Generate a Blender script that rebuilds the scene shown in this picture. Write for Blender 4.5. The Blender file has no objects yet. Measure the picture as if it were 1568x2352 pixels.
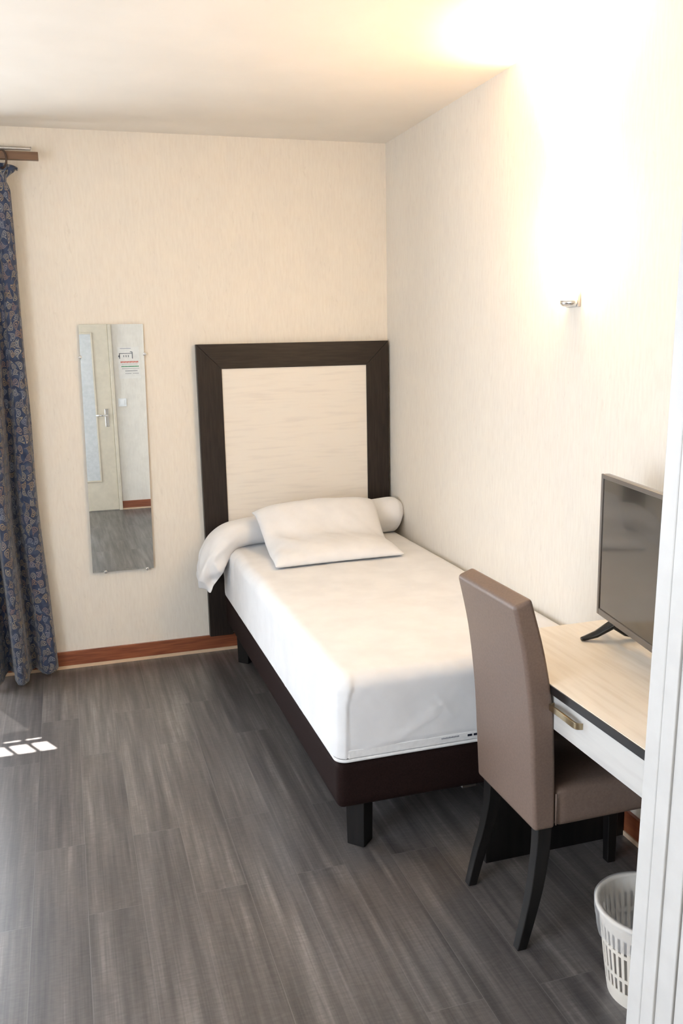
import bpy, bmesh, math, random
from mathutils import Vector, Matrix, noise

# ------------------------------------------------------------------ camera, world, lights
C = bpy.context.scene.collection
scene = bpy.context.scene

cam_data = bpy.data.cameras.new('camera')
cam = bpy.data.objects.new('camera', cam_data)
C.objects.link(cam)
ya, pi_, ro = 0.2973, -0.1933, -0.0203
fw = Vector((math.sin(ya)*math.cos(pi_), math.cos(ya)*math.cos(pi_), math.sin(pi_)))
rt = Vector((math.cos(ya), -math.sin(ya), 0))
up = rt.cross(fw)
r2 = rt*math.cos(ro) + up*math.sin(ro)
u2 = up*math.cos(ro) - rt*math.sin(ro)
m = Matrix((r2, u2, -fw)).transposed().to_4x4()
m.translation = Vector((-1.6571, -4.5146, 1.6191))
cam.matrix_world = m
cam_data.sensor_fit = 'VERTICAL'
cam_data.sensor_height = 24.0
cam_data.lens = 2040.355/2352*24.0
cam_data.clip_start = 0.02
scene.camera = cam

scene.view_settings.view_transform = 'Standard'
scene.view_settings.look = 'None'
scene.view_settings.exposure = 0.57
scene.view_settings.gamma = 1.0
scene.view_settings.use_curve_mapping = False

world = bpy.data.worlds.new('world')
scene.world = world
world.use_nodes = True
wn = world.node_tree.nodes
wn['Background'].inputs['Color'].default_value = (0.62, 0.80, 1.0, 1)
wn['Background'].inputs['Strength'].default_value = 2.5

def light(name, kind, loc, energy, color, **kw):
    d = bpy.data.lights.new(name, kind)
    d.energy = energy
    d.color = color
    for k, v in kw.items():
        setattr(d, k, v)
    o = bpy.data.objects.new(name, d)
    o.location = loc
    C.objects.link(o)
    return o

# sun falling steeply through the upper panes of the back window
sun = light('sun', 'SUN', (-3, 3, 6), 60.0, (1.0, 0.97, 0.92), angle=math.radians(0.45))
sd = Vector((0.45, -0.90, -0.90/0.48)).normalized()
sun.rotation_euler = sd.to_track_quat('-Z', 'Y').to_euler()
# daylight at the back window, plus an added fill lamp on the left
w1 = light('window_daylight_back', 'AREA', (-2.79, -0.03, 1.05), 25.0, (0.74, 0.86, 1.0), shape='RECTANGLE', size=0.98, size_y=1.9)
w1.rotation_euler = Vector((0, -1, 0)).to_track_quat('-Z', 'Y').to_euler()
w2 = light('added_fill_left', 'AREA', (-3.62, -3.85, 1.35), 45.0, (0.80, 0.88, 1.0), shape='RECTANGLE', size=1.3, size_y=1.4)  # added fill, brightens the bed foot and lower walls
w2.rotation_euler = Vector((1, 0, 0)).to_track_quat('-Z', 'Y').to_euler()

# ------------------------------------------------------------------ materials
def new_mat(name):
    mt = bpy.data.materials.new(name)
    mt.use_nodes = True
    nt = mt.node_tree
    return mt, nt, nt.nodes['Principled BSDF']

def N(nt, typ, **kw):
    n = nt.nodes.new(typ)
    for k, v in kw.items():
        if k.startswith('i_'):
            n.inputs[k[2:].replace('_', ' ')].default_value = v
        else:
            setattr(n, k, v)
    return n

def L(nt, a, ao, b, bi):
    nt.links.new(a.outputs[ao], b.inputs[bi])

def coords(nt, scale=(1, 1, 1), rot=(0, 0, 0), kind='Object'):
    tc = N(nt, 'ShaderNodeTexCoord')
    mp = N(nt, 'ShaderNodeMapping')
    mp.inputs['Scale'].default_value = scale
    mp.inputs['Rotation'].default_value = rot
    L(nt, tc, kind, mp, 'Vector')
    return mp

def ramp(nt, stops):
    r = N(nt, 'ShaderNodeValToRGB')
    e = r.color_ramp.elements
    while len(e) < len(stops):
        e.new(0.5)
    for el, (p, c) in zip(e, stops):
        el.position = p
        el.color = (c[0], c[1], c[2], 1) if len(c) == 3 else c
    return r

def noise_mat(name, c1, c2, scale=(1, 1, 1), nscale=10, detail=6, rough=0.6, lo=0.35, hi=0.65, bump=0.0, bdist=0.002,
              metallic=0.0, spec=0.5, rot=(0, 0, 0), coat=0.0, sheen=0.0):
    mt, nt, bs = new_mat(name)
    mp = coords(nt, scale, rot)
    nz = N(nt, 'ShaderNodeTexNoise')
    nz.inputs['Scale'].default_value = nscale
    nz.inputs['Detail'].default_value = detail
    L(nt, mp, 'Vector', nz, 'Vector')
    rp = ramp(nt, [(lo, c1), (hi, c2)])
    L(nt, nz, 'Fac', rp, 'Fac')
    L(nt, rp, 'Color', bs, 'Base Color')
    bs.inputs['Roughness'].default_value = rough
    bs.inputs['Metallic'].default_value = metallic
    bs.inputs['Specular IOR Level'].default_value = spec
    bs.inputs['Coat Weight'].default_value = coat
    bs.inputs['Sheen Weight'].default_value = sheen
    if bump:
        b = N(nt, 'ShaderNodeBump')
        b.inputs['Strength'].default_value = bump
        b.inputs['Distance'].default_value = bdist
        L(nt, nz, 'Fac', b, 'Height')
        L(nt, b, 'Normal', bs, 'Normal')
    return mt

def plain(name, c, rough=0.5, metallic=0.0, spec=0.5, coat=0.0):
    return noise_mat(name, [x*0.97 for x in c], [min(1, x*1.03) for x in c], nscale=25, rough=rough, metallic=metallic, spec=spec, coat=coat)

def wallpaper_mat():
    mt, nt, bs = new_mat('wallpaper')
    mp = coords(nt, (1, 1, 0.16))
    n1 = N(nt, 'ShaderNodeTexNoise')
    n1.inputs['Scale'].default_value = 95
    n1.inputs['Detail'].default_value = 5
    L(nt, mp, 'Vector', n1, 'Vector')
    mp2 = coords(nt, (1, 1, 0.3))
    n2 = N(nt, 'ShaderNodeTexNoise')
    n2.inputs['Scale'].default_value = 14
    n2.inputs['Detail'].default_value = 6
    L(nt, mp2, 'Vector', n2, 'Vector')
    r1 = ramp(nt, [(0.3, (0.755, 0.695, 0.61)), (0.62, (0.795, 0.74, 0.655))])
    L(nt, n1, 'Fac', r1, 'Fac')
    r2_ = ramp(nt, [(0.30, (0.975, 0.975, 0.985)), (0.6, (1, 1, 1))])
    L(nt, n2, 'Fac', r2_, 'Fac')
    mx = N(nt, 'ShaderNodeMix', data_type='RGBA', blend_type='MULTIPLY')
    mx.inputs['Factor'].default_value = 1
    L(nt, r1, 'Color', mx, 6)
    L(nt, r2_, 'Color', mx, 7)
    # sparse short scratches in the relief
    mp3 = coords(nt, (1, 1, 0.22))
    n3 = N(nt, 'ShaderNodeTexNoise')
    n3.inputs['Scale'].default_value = 60
    n3.inputs['Detail'].default_value = 3
    n3.inputs['Distortion'].default_value = 1.5
    L(nt, mp3, 'Vector', n3, 'Vector')
    r3 = ramp(nt, [(0.64, (1, 1, 1)), (0.72, (0.94, 0.935, 0.93))])
    L(nt, n3, 'Fac', r3, 'Fac')
    mx2 = N(nt, 'ShaderNodeMix', data_type='RGBA', blend_type='MULTIPLY')
    mx2.inputs['Factor'].default_value = 1
    L(nt, mx, 2, mx2, 6)
    L(nt, r3, 'Color', mx2, 7)
    L(nt, mx2, 2, bs, 'Base Color')
    ad = N(nt, 'ShaderNodeMath', operation='SUBTRACT')
    L(nt, n1, 'Fac', ad, 0)
    L(nt, n3, 'Fac', ad, 1)
    b = N(nt, 'ShaderNodeBump')
    b.inputs['Strength'].default_value = 0.22
    b.inputs['Distance'].default_value = 0.0012
    L(nt, ad, 'Value', b, 'Height')
    L(nt, b, 'Normal', bs, 'Normal')
    bs.inputs['Roughness'].default_value = 0.75
    bs.inputs['Specular IOR Level'].default_value = 0.3
    return mt

def floor_mat():
    mt, nt, bs = new_mat('grey_vinyl_planks')
    mp = coords(nt, (1, 1, 1), (0, 0, math.pi/2))
    br = N(nt, 'ShaderNodeTexBrick')
    br.offset = 0.37
    br.inputs['Scale'].default_value = 1.0
    br.inputs['Brick Width'].default_value = 1.05
    br.inputs['Row Height'].default_value = 0.155
    br.inputs['Mortar Size'].default_value = 0.0009
    br.inputs['Mortar Smooth'].default_value = 0.3
    br.inputs['Color1'].default_value = (0.0, 0.0, 0.0, 1)
    br.inputs['Color2'].default_value = (1, 1, 1, 1)
    br.inputs['Mortar'].default_value = (0.5, 0.5, 0.5, 1)
    L(nt, mp, 'Vector', br, 'Vector')
    # long streaks along the planks, shifted per plank
    tc = N(nt, 'ShaderNodeTexCoord')
    add = N(nt, 'ShaderNodeVectorMath', operation='ADD')
    L(nt, tc, 'Object', add, 0)
    sc = N(nt, 'ShaderNodeVectorMath', operation='SCALE')
    sc.inputs['Scale'].default_value = 3.7
    L(nt, br, 'Color', sc, 0)
    L(nt, sc, 'Vector', add, 1)
    def streak(sx, sy, s, det=6, dist=0.0):
        q = N(nt, 'ShaderNodeMapping')
        q.inputs['Scale'].default_value = (sx, sy, 1)
        L(nt, add, 'Vector', q, 'Vector')
        z = N(nt, 'ShaderNodeTexNoise')
        z.inputs['Scale'].default_value = s
        z.inputs['Detail'].default_value = det
        z.inputs['Distortion'].default_value = dist
        L(nt, q, 'Vector', z, 'Vector')
        return z
    a = streak(1, 0.045, 38)
    b_ = streak(1, 0.12, 9, 4)
    c_ = streak(0.25, 1, 150, 3)       # fine cross weave
    d_ = streak(1, 0.02, 240, 3)       # fine lengthwise lines
    def mul(n, k):
        q = N(nt, 'ShaderNodeMath', operation='MULTIPLY')
        q.inputs[1].default_value = k
        L(nt, n, 'Fac' if 'Fac' in n.outputs else 'Value', q, 0)
        return q
    def addn(p, q):
        s = N(nt, 'ShaderNodeMath', operation='ADD')
        L(nt, p, 'Value', s, 0)
        L(nt, q, 'Value', s, 1)
        return s
    tot = addn(addn(mul(a, 0.45), mul(b_, 0.25)), addn(mul(c_, 0.14), mul(d_, 0.16)))
    rp = ramp(nt, [(0.36, (0.045, 0.042, 0.043)), (0.47, (0.085, 0.078, 0.076)), (0.55, (0.125, 0.115, 0.110)), (0.68, (0.24, 0.225, 0.215))])
    L(nt, tot, 'Value', rp, 'Fac')
    tone = ramp(nt, [(0.0, (0.93, 0.92, 0.93)), (0.5, (1.0, 0.98, 0.97)), (1.0, (1.06, 1.03, 1.01))])
    L(nt, br, 'Color', tone, 'Fac')
    mx = N(nt, 'ShaderNodeMix', data_type='RGBA', blend_type='MULTIPLY')
    mx.inputs['Factor'].default_value = 1
    L(nt, rp, 'Color', mx, 6)
    L(nt, tone, 'Color', mx, 7)
    # pale hairline seams
    mx2 = N(nt, 'ShaderNodeMix', data_type='RGBA')
    L(nt, br, 'Fac', mx2, 'Factor')
    L(nt, mx, 2, mx2, 6)
    mx2.inputs[7].default_value = (0.15, 0.142, 0.138, 1)
    L(nt, mx2, 2, bs, 'Base Color')
    rr = N(nt, 'ShaderNodeMapRange')
    rr.inputs['From Min'].default_value = 0.3
    rr.inputs['From Max'].default_value = 0.7
    rr.inputs['To Min'].default_value = 0.40
    rr.inputs['To Max'].default_value = 0.28
    L(nt, tot, 'Value', rr, 'Value')
    L(nt, rr, 'Result', bs, 'Roughness')
    bs.inputs['Specular IOR Level'].default_value = 0.75
    bp = N(nt, 'ShaderNodeBump')
    bp.inputs['Strength'].default_value = 0.35
    bp.inputs['Distance'].default_value = 0.001
    L(nt, tot, 'Value', bp, 'Height')
    L(nt, bp, 'Normal', bs, 'Normal')
    return mt

def paisley_mat():
    mt, nt, bs = new_mat('blue_paisley_cloth')
    tc = N(nt, 'ShaderNodeTexCoord')
    # warp the cloth coordinates so the cells curl
    nz = N(nt, 'ShaderNodeTexNoise')
    nz.inputs['Scale'].default_value = 13
    nz.inputs['Detail'].default_value = 1.5
    L(nt, tc, 'UV', nz, 'Vector')
    sub = N(nt, 'ShaderNodeVectorMath', operation='SUBTRACT')
    sub.inputs[1].default_value = (0.5, 0.5, 0.5)
    L(nt, nz, 'Color', sub, 0)
    s = N(nt, 'ShaderNodeVectorMath', operation='SCALE')
    s.inputs['Scale'].default_value = 0.03
    L(nt, sub, 'Vector', s, 0)
    ad = N(nt, 'ShaderNodeVectorMath', operation='ADD')
    L(nt, tc, 'UV', ad, 0)
    L(nt, s, 'Vector', ad, 1)
    mp = N(nt, 'ShaderNodeMapping')
    mp.inputs['Scale'].default_value = (30, 23, 0)
    L(nt, ad, 'Vector', mp, 'Vector')
    vo = N(nt, 'ShaderNodeTexVoronoi')
    vo.inputs['Scale'].default_value = 1
    vo.inputs['Randomness'].default_value = 0.40
    L(nt, mp, 'Vector', vo, 'Vector')
    loc = N(nt, 'ShaderNodeVectorMath', operation='SUBTRACT')
    L(nt, mp, 'Vector', loc, 0)
    L(nt, vo, 'Position', loc, 1)
    sep = N(nt, 'ShaderNodeSeparateColor')
    L(nt, vo, 'Color', sep, 'Color')
    def MA(op, a, b):
        q = N(nt, 'ShaderNodeMath', operation=op)
        for k, v in enumerate((a, b)):
            if isinstance(v, (int, float)):
                q.inputs[k].default_value = v
            elif v is not None:
                nt.links.new(v, q.inputs[k])
        return q.outputs[0]
    rot = N(nt, 'ShaderNodeVectorRotate', rotation_type='Z_AXIS')
    L(nt, loc, 'Vector', rot, 'Vector')
    nt.links.new(MA('MULTIPLY', sep.outputs['Blue'], 6.283), rot.inputs['Angle'])
    sx = N(nt, 'ShaderNodeSeparateXYZ')
    L(nt, rot, 'Vector', sx, 'Vector')
    X, Y = sx.outputs['X'], sx.outputs['Y']
    # teardrop with a bent tip: outline, inner outline, core
    xb = MA('ADD', MA('SUBTRACT', X, MA('MULTIPLY', MA('MULTIPLY', Y, Y), 1.1)), 0.08)
    wd = MA('MAXIMUM', MA('SUBTRACT', 0.25, MA('MULTIPLY', Y, 0.38)), 0.05)
    fx = MA('DIVIDE', xb, wd)
    fy = MA('DIVIDE', Y, 0.52)
    f = MA('SQRT', MA('ADD', MA('MULTIPLY', fx, fx), MA('MULTIPLY', fy, fy)), None)
    f = MA('MULTIPLY', f, 0.6)
    k0, k1 = (0, 0, 0), (1, 1, 1)
    line = ramp(nt, [(0.0, k1), (0.10, k1), (0.15, k0), (0.25, k0), (0.30, k1), (0.38, k1), (0.43, k0), (0.52, k0), (0.57, k1), (0.67, k1), (0.73, k0)])
    nt.links.new(f, line.inputs['Fac'])
    fade = N(nt, 'ShaderNodeMapRange')
    fade.inputs['To Min'].default_value = 0.55
    fade.inputs['To Max'].default_value = 0.85
    L(nt, sep, 'Green', fade, 'Value')
    fac2 = N(nt, 'ShaderNodeMath', operation='MULTIPLY')
    L(nt, line, 'Color', fac2, 0)
    L(nt, fade, 'Result', fac2, 1)
    colr = ramp(nt, [(0.0, (0.36, 0.25, 0.13)), (0.35, (0.36, 0.31, 0.22)), (0.6, (0.26, 0.28, 0.33)), (0.8, (0.32, 0.19, 0.12)), (1.0, (0.38, 0.35, 0.28))])
    L(nt, sep, 'Red', colr, 'Fac')
    n2 = N(nt, 'ShaderNodeTexNoise')
    n2.inputs['Scale'].default_value = 30
    n2.inputs['Detail'].default_value = 5
    L(nt, tc, 'UV', n2, 'Vector')
    base = ramp(nt, [(0.35, (0.024, 0.034, 0.066)), (0.55, (0.038, 0.054, 0.104)), (0.75, (0.068, 0.088, 0.130))])
    L(nt, n2, 'Fac', base, 'Fac')
    mx = N(nt, 'ShaderNodeMix', data_type='RGBA')
    L(nt, fac2, 'Value', mx, 'Factor')
    L(nt, base, 'Color', mx, 6)
    L(nt, colr, 'Color', mx, 7)
    L(nt, mx, 2, bs, 'Base Color')
    bs.inputs['Roughness'].default_value = 0.8
    bs.inputs['Sheen Weight'].default_value = 0.25
    bs.inputs['Specular IOR Level'].default_value = 0.25
    return mt

def emit_mat(name, col, strength):
    mt, nt, bs = new_mat(name)
    bs.inputs['Base Color'].default_value = (*col, 1)
    bs.inputs['Emission Color'].default_value = (*col, 1)
    bs.inputs['Emission Strength'].default_value = strength
    bs.inputs['Roughness'].default_value = 0.4
    return mt

def glass_pane_mat(name, tint=(1, 1, 1), gloss=0.07):
    mt = bpy.data.materials.new(name)
    mt.use_nodes = True
    nt = mt.node_tree
    nt.nodes.clear()
    out = N(nt, 'ShaderNodeOutputMaterial')
    t = N(nt, 'ShaderNodeBsdfTransparent')
    t.inputs['Color'].default_value = (*tint, 1)
    g = N(nt, 'ShaderNodeBsdfGlossy')
    g.inputs['Roughness'].default_value = 0.03
    mx = N(nt, 'ShaderNodeMixShader')
    mx.inputs['Fac'].default_value = gloss
    L(nt, t, 'BSDF', mx, 1)
    L(nt, g, 'BSDF', mx, 2)
    L(nt, mx, 'Shader', out, 'Surface')
    return mt

def film_mat(name, col, alpha, gloss_rough=0.3):
    mt = bpy.data.materials.new(name)
    mt.use_nodes = True
    nt = mt.node_tree
    nt.nodes.clear()
    out = N(nt, 'ShaderNodeOutputMaterial')
    t = N(nt, 'ShaderNodeBsdfTransparent')
    d = N(nt, 'ShaderNodeBsdfPrincipled')
    d.inputs['Base Color'].default_value = (*col, 1)
    d.inputs['Roughness'].default_value = gloss_rough
    tr = N(nt, 'ShaderNodeBsdfTranslucent')
    tr.inputs['Color'].default_value = (*col, 1)
    m1 = N(nt, 'ShaderNodeMixShader')
    m1.inputs['Fac'].default_value = 0.35
    L(nt, d, 'BSDF', m1, 1)
    L(nt, tr, 'BSDF', m1, 2)
    mx = N(nt, 'ShaderNodeMixShader')
    mx.inputs['Fac'].default_value = alpha
    L(nt, t, 'BSDF', mx, 1)
    L(nt, m1, 'Shader', mx, 2)
    L(nt, mx, 'Shader', out, 'Surface')
    return mt

M = {}
M['wallpaper'] = wallpaper_mat()
M['ceiling'] = noise_mat('ceiling_paint', (0.79, 0.745, 0.68), (0.82, 0.775, 0.71), nscale=4, rough=0.7, spec=0.3)
M['floor'] = floor_mat()
M['skirting'] = noise_mat('reddish_wood', (0.19, 0.050, 0.022), (0.30, 0.095, 0.040), scale=(2, 2, 30), nscale=3, rough=0.4, coat=0.2)
M['pale_strip'] = plain('pale_wood_strip', (0.66, 0.48, 0.33), 0.5)
M['wenge'] = noise_mat('dark_wenge_wood', (0.012, 0.0075, 0.006), (0.025, 0.0165, 0.0125), scale=(12, 12, 1.0), nscale=9, rough=0.42, bump=0.1, bdist=0.001, spec=0.35)
M['wenge_h'] = noise_mat('dark_wenge_wood_across', (0.012, 0.0075, 0.006), (0.025, 0.0165, 0.0125), scale=(1.0, 12, 12), nscale=9, rough=0.42, bump=0.1, bdist=0.001, spec=0.35)
M['black_wood'] = noise_mat('black_stained_wood', (0.004, 0.0035, 0.0035), (0.009, 0.0075, 0.007), scale=(8, 8, 1), nscale=6, rough=0.42, spec=0.3)
M['white_wood'] = noise_mat('bleached_wood_panel', (0.71, 0.66, 0.60), (0.77, 0.72, 0.65), scale=(1.2, 1, 16), nscale=4, detail=8, rough=0.45, lo=0.30, hi=0.50)
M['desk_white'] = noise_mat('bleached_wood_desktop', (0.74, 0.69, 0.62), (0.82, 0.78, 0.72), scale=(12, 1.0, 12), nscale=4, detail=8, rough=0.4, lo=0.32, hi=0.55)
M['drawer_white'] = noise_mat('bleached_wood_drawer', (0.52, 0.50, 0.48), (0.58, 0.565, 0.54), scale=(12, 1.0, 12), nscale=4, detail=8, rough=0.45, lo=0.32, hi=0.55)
M['black_edge'] = plain('black_edge_band', (0.012, 0.010, 0.010), 0.35)
M['base_fabric'] = noise_mat('brown_base_fabric', (0.011, 0.0050, 0.0045), (0.017, 0.0080, 0.0070), nscale=260, rough=0.75, bump=0.3, bdist=0.0006, sheen=0.0, spec=0.12)
M['leather'] = noise_mat('taupe_faux_leather', (0.162, 0.112, 0.088), (0.188, 0.131, 0.104), nscale=170, rough=0.42, bump=0.25, bdist=0.0005, spec=0.45)
M['linen'] = noise_mat('white_cotton', (0.745, 0.745, 0.755), (0.80, 0.80, 0.81), nscale=9, rough=0.85, bump=0.25, bdist=0.004, spec=0.15, sheen=0.1)
M['mattress'] = noise_mat('mattress_ticking', (0.74, 0.74, 0.74), (0.80, 0.80, 0.80), nscale=60, rough=0.8, spec=0.2)
M['white_paint'] = plain('white_gloss_paint', (0.50, 0.485, 0.465), 0.4)
M['cream_paint'] = plain('cream_paint', (0.66, 0.58, 0.45), 0.4)
M['metal'] = plain('polished_metal', (0.75, 0.75, 0.75), 0.18, metallic=1.0)
M['brushed'] = plain('brushed_aluminium', (0.66, 0.62, 0.58), 0.35, metallic=1.0)
M['bronze'] = plain('satin_brass', (0.42, 0.34, 0.22), 0.3, metallic=1.0)
M['mirror'] = plain('mirror_silver', (0.80, 0.81, 0.80), 0.0, metallic=1.0)
M['pole_wood'] = noise_mat('brown_pole_wood', (0.12, 0.060, 0.030), (0.17, 0.090, 0.045), scale=(1, 12, 12), nscale=5, rough=0.4)
M['dark_ring'] = plain('dark_wood_ring', (0.05, 0.025, 0.015), 0.35)
M['paisley'] = paisley_mat()
M['tv_body'] = plain('dark_grey_plastic', (0.10, 0.082, 0.068), 0.3, coat=0.4)
M['tv_screen'] = plain('tv_screen_glass', (0.035, 0.030, 0.024), 0.10, spec=0.8, coat=0.3)
M['black_gloss'] = plain('black_gloss_plastic', (0.006, 0.006, 0.006), 0.12)
M['bin'] = plain('cream_plastic', (0.72, 0.67, 0.60), 0.4)
M['bag'] = film_mat('clear_bin_liner', (0.85, 0.85, 0.87), 0.29)
M['net'] = film_mat('added_sun_net', (0.85, 0.87, 0.9), 0.97, 0.8)
M['glass'] = glass_pane_mat('window_glass')
M['frosted'] = noise_mat('frosted_door_glass', (0.58, 0.59, 0.58), (0.64, 0.65, 0.64), nscale=30, rough=0.25, spec=0.7)
M['shade'] = emit_mat('lit_frosted_shade', (1.0, 0.67, 0.34), 34.0)
M['paper'] = plain('notice_paper', (0.78, 0.735, 0.67), 0.6)
M['red_ink'] = plain('red_ink', (0.60, 0.10, 0.05), 0.6)
M['green_ink'] = plain('green_ink', (0.06, 0.28, 0.12), 0.6)
M['grey_ink'] = plain('grey_ink', (0.16, 0.16, 0.17), 0.6)
M['navy_ink'] = plain('dark_navy_print', (0.01, 0.014, 0.03), 0.6)
M['pale_ink'] = plain('pale_grey_print', (0.30, 0.31, 0.35), 0.7)
M['switch'] = plain('white_switch_plastic', (0.85, 0.85, 0.84), 0.3)
M['logo'] = plain('silver_logo_print', (0.75, 0.75, 0.75), 0.3)
M['concrete'] = noise_mat('outside_paving', (0.30, 0.30, 0.29), (0.40, 0.40, 0.38), nscale=6, rough=0.9)

# ------------------------------------------------------------------ helpers
def obj(name, bm, mat, parent=None, smooth=False, bevel=0, seg=3, subsurf=0, angle=35):
    me = bpy.data.meshes.new(name)
    bmesh.ops.recalc_face_normals(bm, faces=bm.faces)
    bm.to_mesh(me)
    bm.free()
    o = bpy.data.objects.new(name, me)
    C.objects.link(o)
    me.materials.append(mat)
    if smooth:
        for p in me.polygons:
            p.use_smooth = True
    if bevel:
        b = o.modifiers.new('bevel', 'BEVEL')
        b.width = bevel
        b.segments = seg
        b.limit_method = 'ANGLE'
        b.angle_limit = math.radians(angle)
        for p in me.polygons:
            p.use_smooth = True
        w = o.modifiers.new('wn', 'WEIGHTED_NORMAL')
        w.keep_sharp = True
    if subsurf:
        s = o.modifiers.new('sub', 'SUBSURF')
        s.levels = subsurf
        s.render_levels = subsurf
    if parent:
        o.parent = parent
        o.matrix_parent_inverse = Matrix.Translation(parent.location).inverted() if parent.type == 'EMPTY' else Matrix()
    return o

def thing(name, label, cat, loc, group=None):
    o = bpy.data.objects.new(name, None)
    C.objects.link(o)
    o.location = loc
    o.empty_display_size = 0.05
    o['label'] = label
    o['category'] = cat
    if group:
        o['group'] = group
    return o

def tag(o, label, cat, group=None):
    o['label'] = label
    o['category'] = cat
    if group:
        o['group'] = group
    return o

def struct(o):
    o['kind'] = 'structure'
    return o

def box(bm, x0, x1, y0, y1, z0, z1):
    v = [bm.verts.new((x, y, z)) for x in (x0, x1) for y in (y0, y1) for z in (z0, z1)]
    for f in ((0, 1, 3, 2), (4, 6, 7, 5), (0, 4, 5, 1), (2, 3, 7, 6), (0, 2, 6, 4), (1, 5, 7, 3)):
        bm.faces.new([v[i] for i in f])

def bx(*a):
    bm = bmesh.new()
    box(bm, *a)
    return bm

def prism(pts, axis, a, b):
    """extrude polygon pts along axis from a to b"""
    bm = bmesh.new()
    def mk(p, t):
        if axis == 'y':
            return (p[0], t, p[1])
        if axis == 'x':
            return (t, p[0], p[1])
        return (p[0], p[1], t)
    A = [bm.verts.new(mk(p, a)) for p in pts]
    B = [bm.verts.new(mk(p, b)) for p in pts]
    n = len(pts)
    bm.faces.new(A)
    bm.faces.new(B[::-1])
    for i in range(n):
        bm.faces.new((A[i], A[(i+1) % n], B[(i+1) % n], B[i]))
    return bm

def cyl(bm, p0, p1, r0, r1=None, n=24, caps=True):
    r1 = r0 if r1 is None else r1
    p0, p1 = Vector(p0), Vector(p1)
    d = (p1-p0).normalized()
    a = d.orthogonal().normalized()
    b = d.cross(a)
    A, B = [], []
    for i in range(n):
        t = 2*math.pi*i/n
        e = a*math.cos(t)+b*math.sin(t)
        A.append(bm.verts.new(p0+e*r0))
        B.append(bm.verts.new(p1+e*r1))
    for i in range(n):
        bm.faces.new((A[i], A[(i+1) % n], B[(i+1) % n], B[i]))
    if caps:
        bm.faces.new(A[::-1])
        bm.faces.new(B)

def loft(rings, closed=True, caps=True):
    bm = bmesh.new()
    R = [[bm.verts.new(p) for p in r] for r in rings]
    n = len(rings[0])
    for k in range(len(R)-1):
        for i in range(n if closed else n-1):
            bm.faces.new((R[k][i], R[k][(i+1) % n], R[k+1][(i+1) % n], R[k+1][i]))
    if caps and closed:
        bm.faces.new(R[0][::-1])
        bm.faces.new(R[-1])
    return bm

def lathe(prof, cx, cy, n=48, a0=0.0, a1=2*math.pi):
    full = abs(a1-a0-2*math.pi) < 1e-6
    m_ = n if full else n+1
    rings = []
    for r, z in prof:
        rings.append([(cx+r*math.cos(a0+(a1-a0)*i/n), cy+r*math.sin(a0+(a1-a0)*i/n), z) for i in range(m_)])
    return loft(rings, closed=full, caps=False)

def rounded_box(x0, x1, y0, y1, z0, z1, r, step, round_bottom=True, fn=None):
    nx = max(2, round((x1-x0)/step)); ny = max(2, round((y1-y0)/step)); nz = max(2, round((z1-z0)/step))
    bm = bmesh.new()
    cache = {}
    lo = Vector((x0+r, y0+r, z0+r if round_bottom else z0-1))
    hi = Vector((x1-r, y1-r, z1-r))
    def vert(i, j, k):
        key = (i, j, k)
        if key in cache:
            return cache[key]
        p = Vector((x0+(x1-x0)*i/nx, y0+(y1-y0)*j/ny, z0+(z1-z0)*k/nz))
        q = Vector((min(max(p.x, lo.x), hi.x), min(max(p.y, lo.y), hi.y), min(max(p.z, lo.z), hi.z)))
        d = p-q
        nrm = Vector((0, 0, 1))
        if d.length > 1e-9:
            nrm = d.normalized()
            p = q+nrm*r
        if fn:
            p = fn(p, nrm)
        cache[key] = bm.verts.new(p)
        return cache[key]
    for i in range(nx):
        for j in range(ny):
            for k in (0, nz):
                bm.faces.new((vert(i, j, k), vert(i+1, j, k), vert(i+1, j+1, k), vert(i, j+1, k)))
    for i in range(nx):
        for k in range(nz):
            for j in (0, ny):
                bm.faces.new((vert(i, j, k), vert(i+1, j, k), vert(i+1, j, k+1), vert(i, j, k+1)))
    for j in range(ny):
        for k in range(nz):
            for i in (0, nx):
                bm.faces.new((vert(i, j, k), vert(i, j+1, k), vert(i, j+1, k+1), vert(i, j, k+1)))
    return bm

def ss(a, b, x):
    t = min(1, max(0, (x-a)/(b-a)))
    return t*t*(3-2*t)

def nz3(x, y, z):
    return noise.noise(Vector((x, y, z)))

def interp(tab, t):
    for (a, va), (b, vb) in zip(tab, tab[1:]):
        if t <= b:
            f = (t-a)/(b-a) if b > a else 0
            f = max(0, min(1, f))
            if isinstance(va, tuple):
                return tuple(p+(q-p)*f for p, q in zip(va, vb))
            return va+(vb-va)*f
    return tab[-1][1]

def catmull(P, n):
    out = []
    for i in range(len(P)-1):
        p0 = Vector(P[max(i-1, 0)]); p1 = Vector(P[i]); p2 = Vector(P[i+1]); p3 = Vector(P[min(i+2, len(P)-1)])
        for k in range(n):
            t = k/n
            out.append(0.5*((2*p1)+(p2-p0)*t+(2*p0-5*p1+4*p2-p3)*t*t+(3*p1-p0-3*p2+p3)*t**3))
    out.append(Vector(P[-1]))
    return out

# ------------------------------------------------------------------ room shell
H = 2.587
XL = -3.7          # left wall face
YF = -4.72         # front wall face (behind the camera)
XP, YP = -0.88, -3.60   # bathroom partition corner
struct(obj('floor', bx(XL-0.1, 0.1, YF-0.1, 0.1, -0.1, 0.0), M['floor']))
struct(obj('ceiling', bx(XL-0.1, 0.1, YF-0.1, 0.1, H, H+0.1), M['ceiling']))
struct(obj('wall_right', bx(0, 0.1, YF-0.1, 0.1, 0, H), M['wallpaper']))
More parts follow.
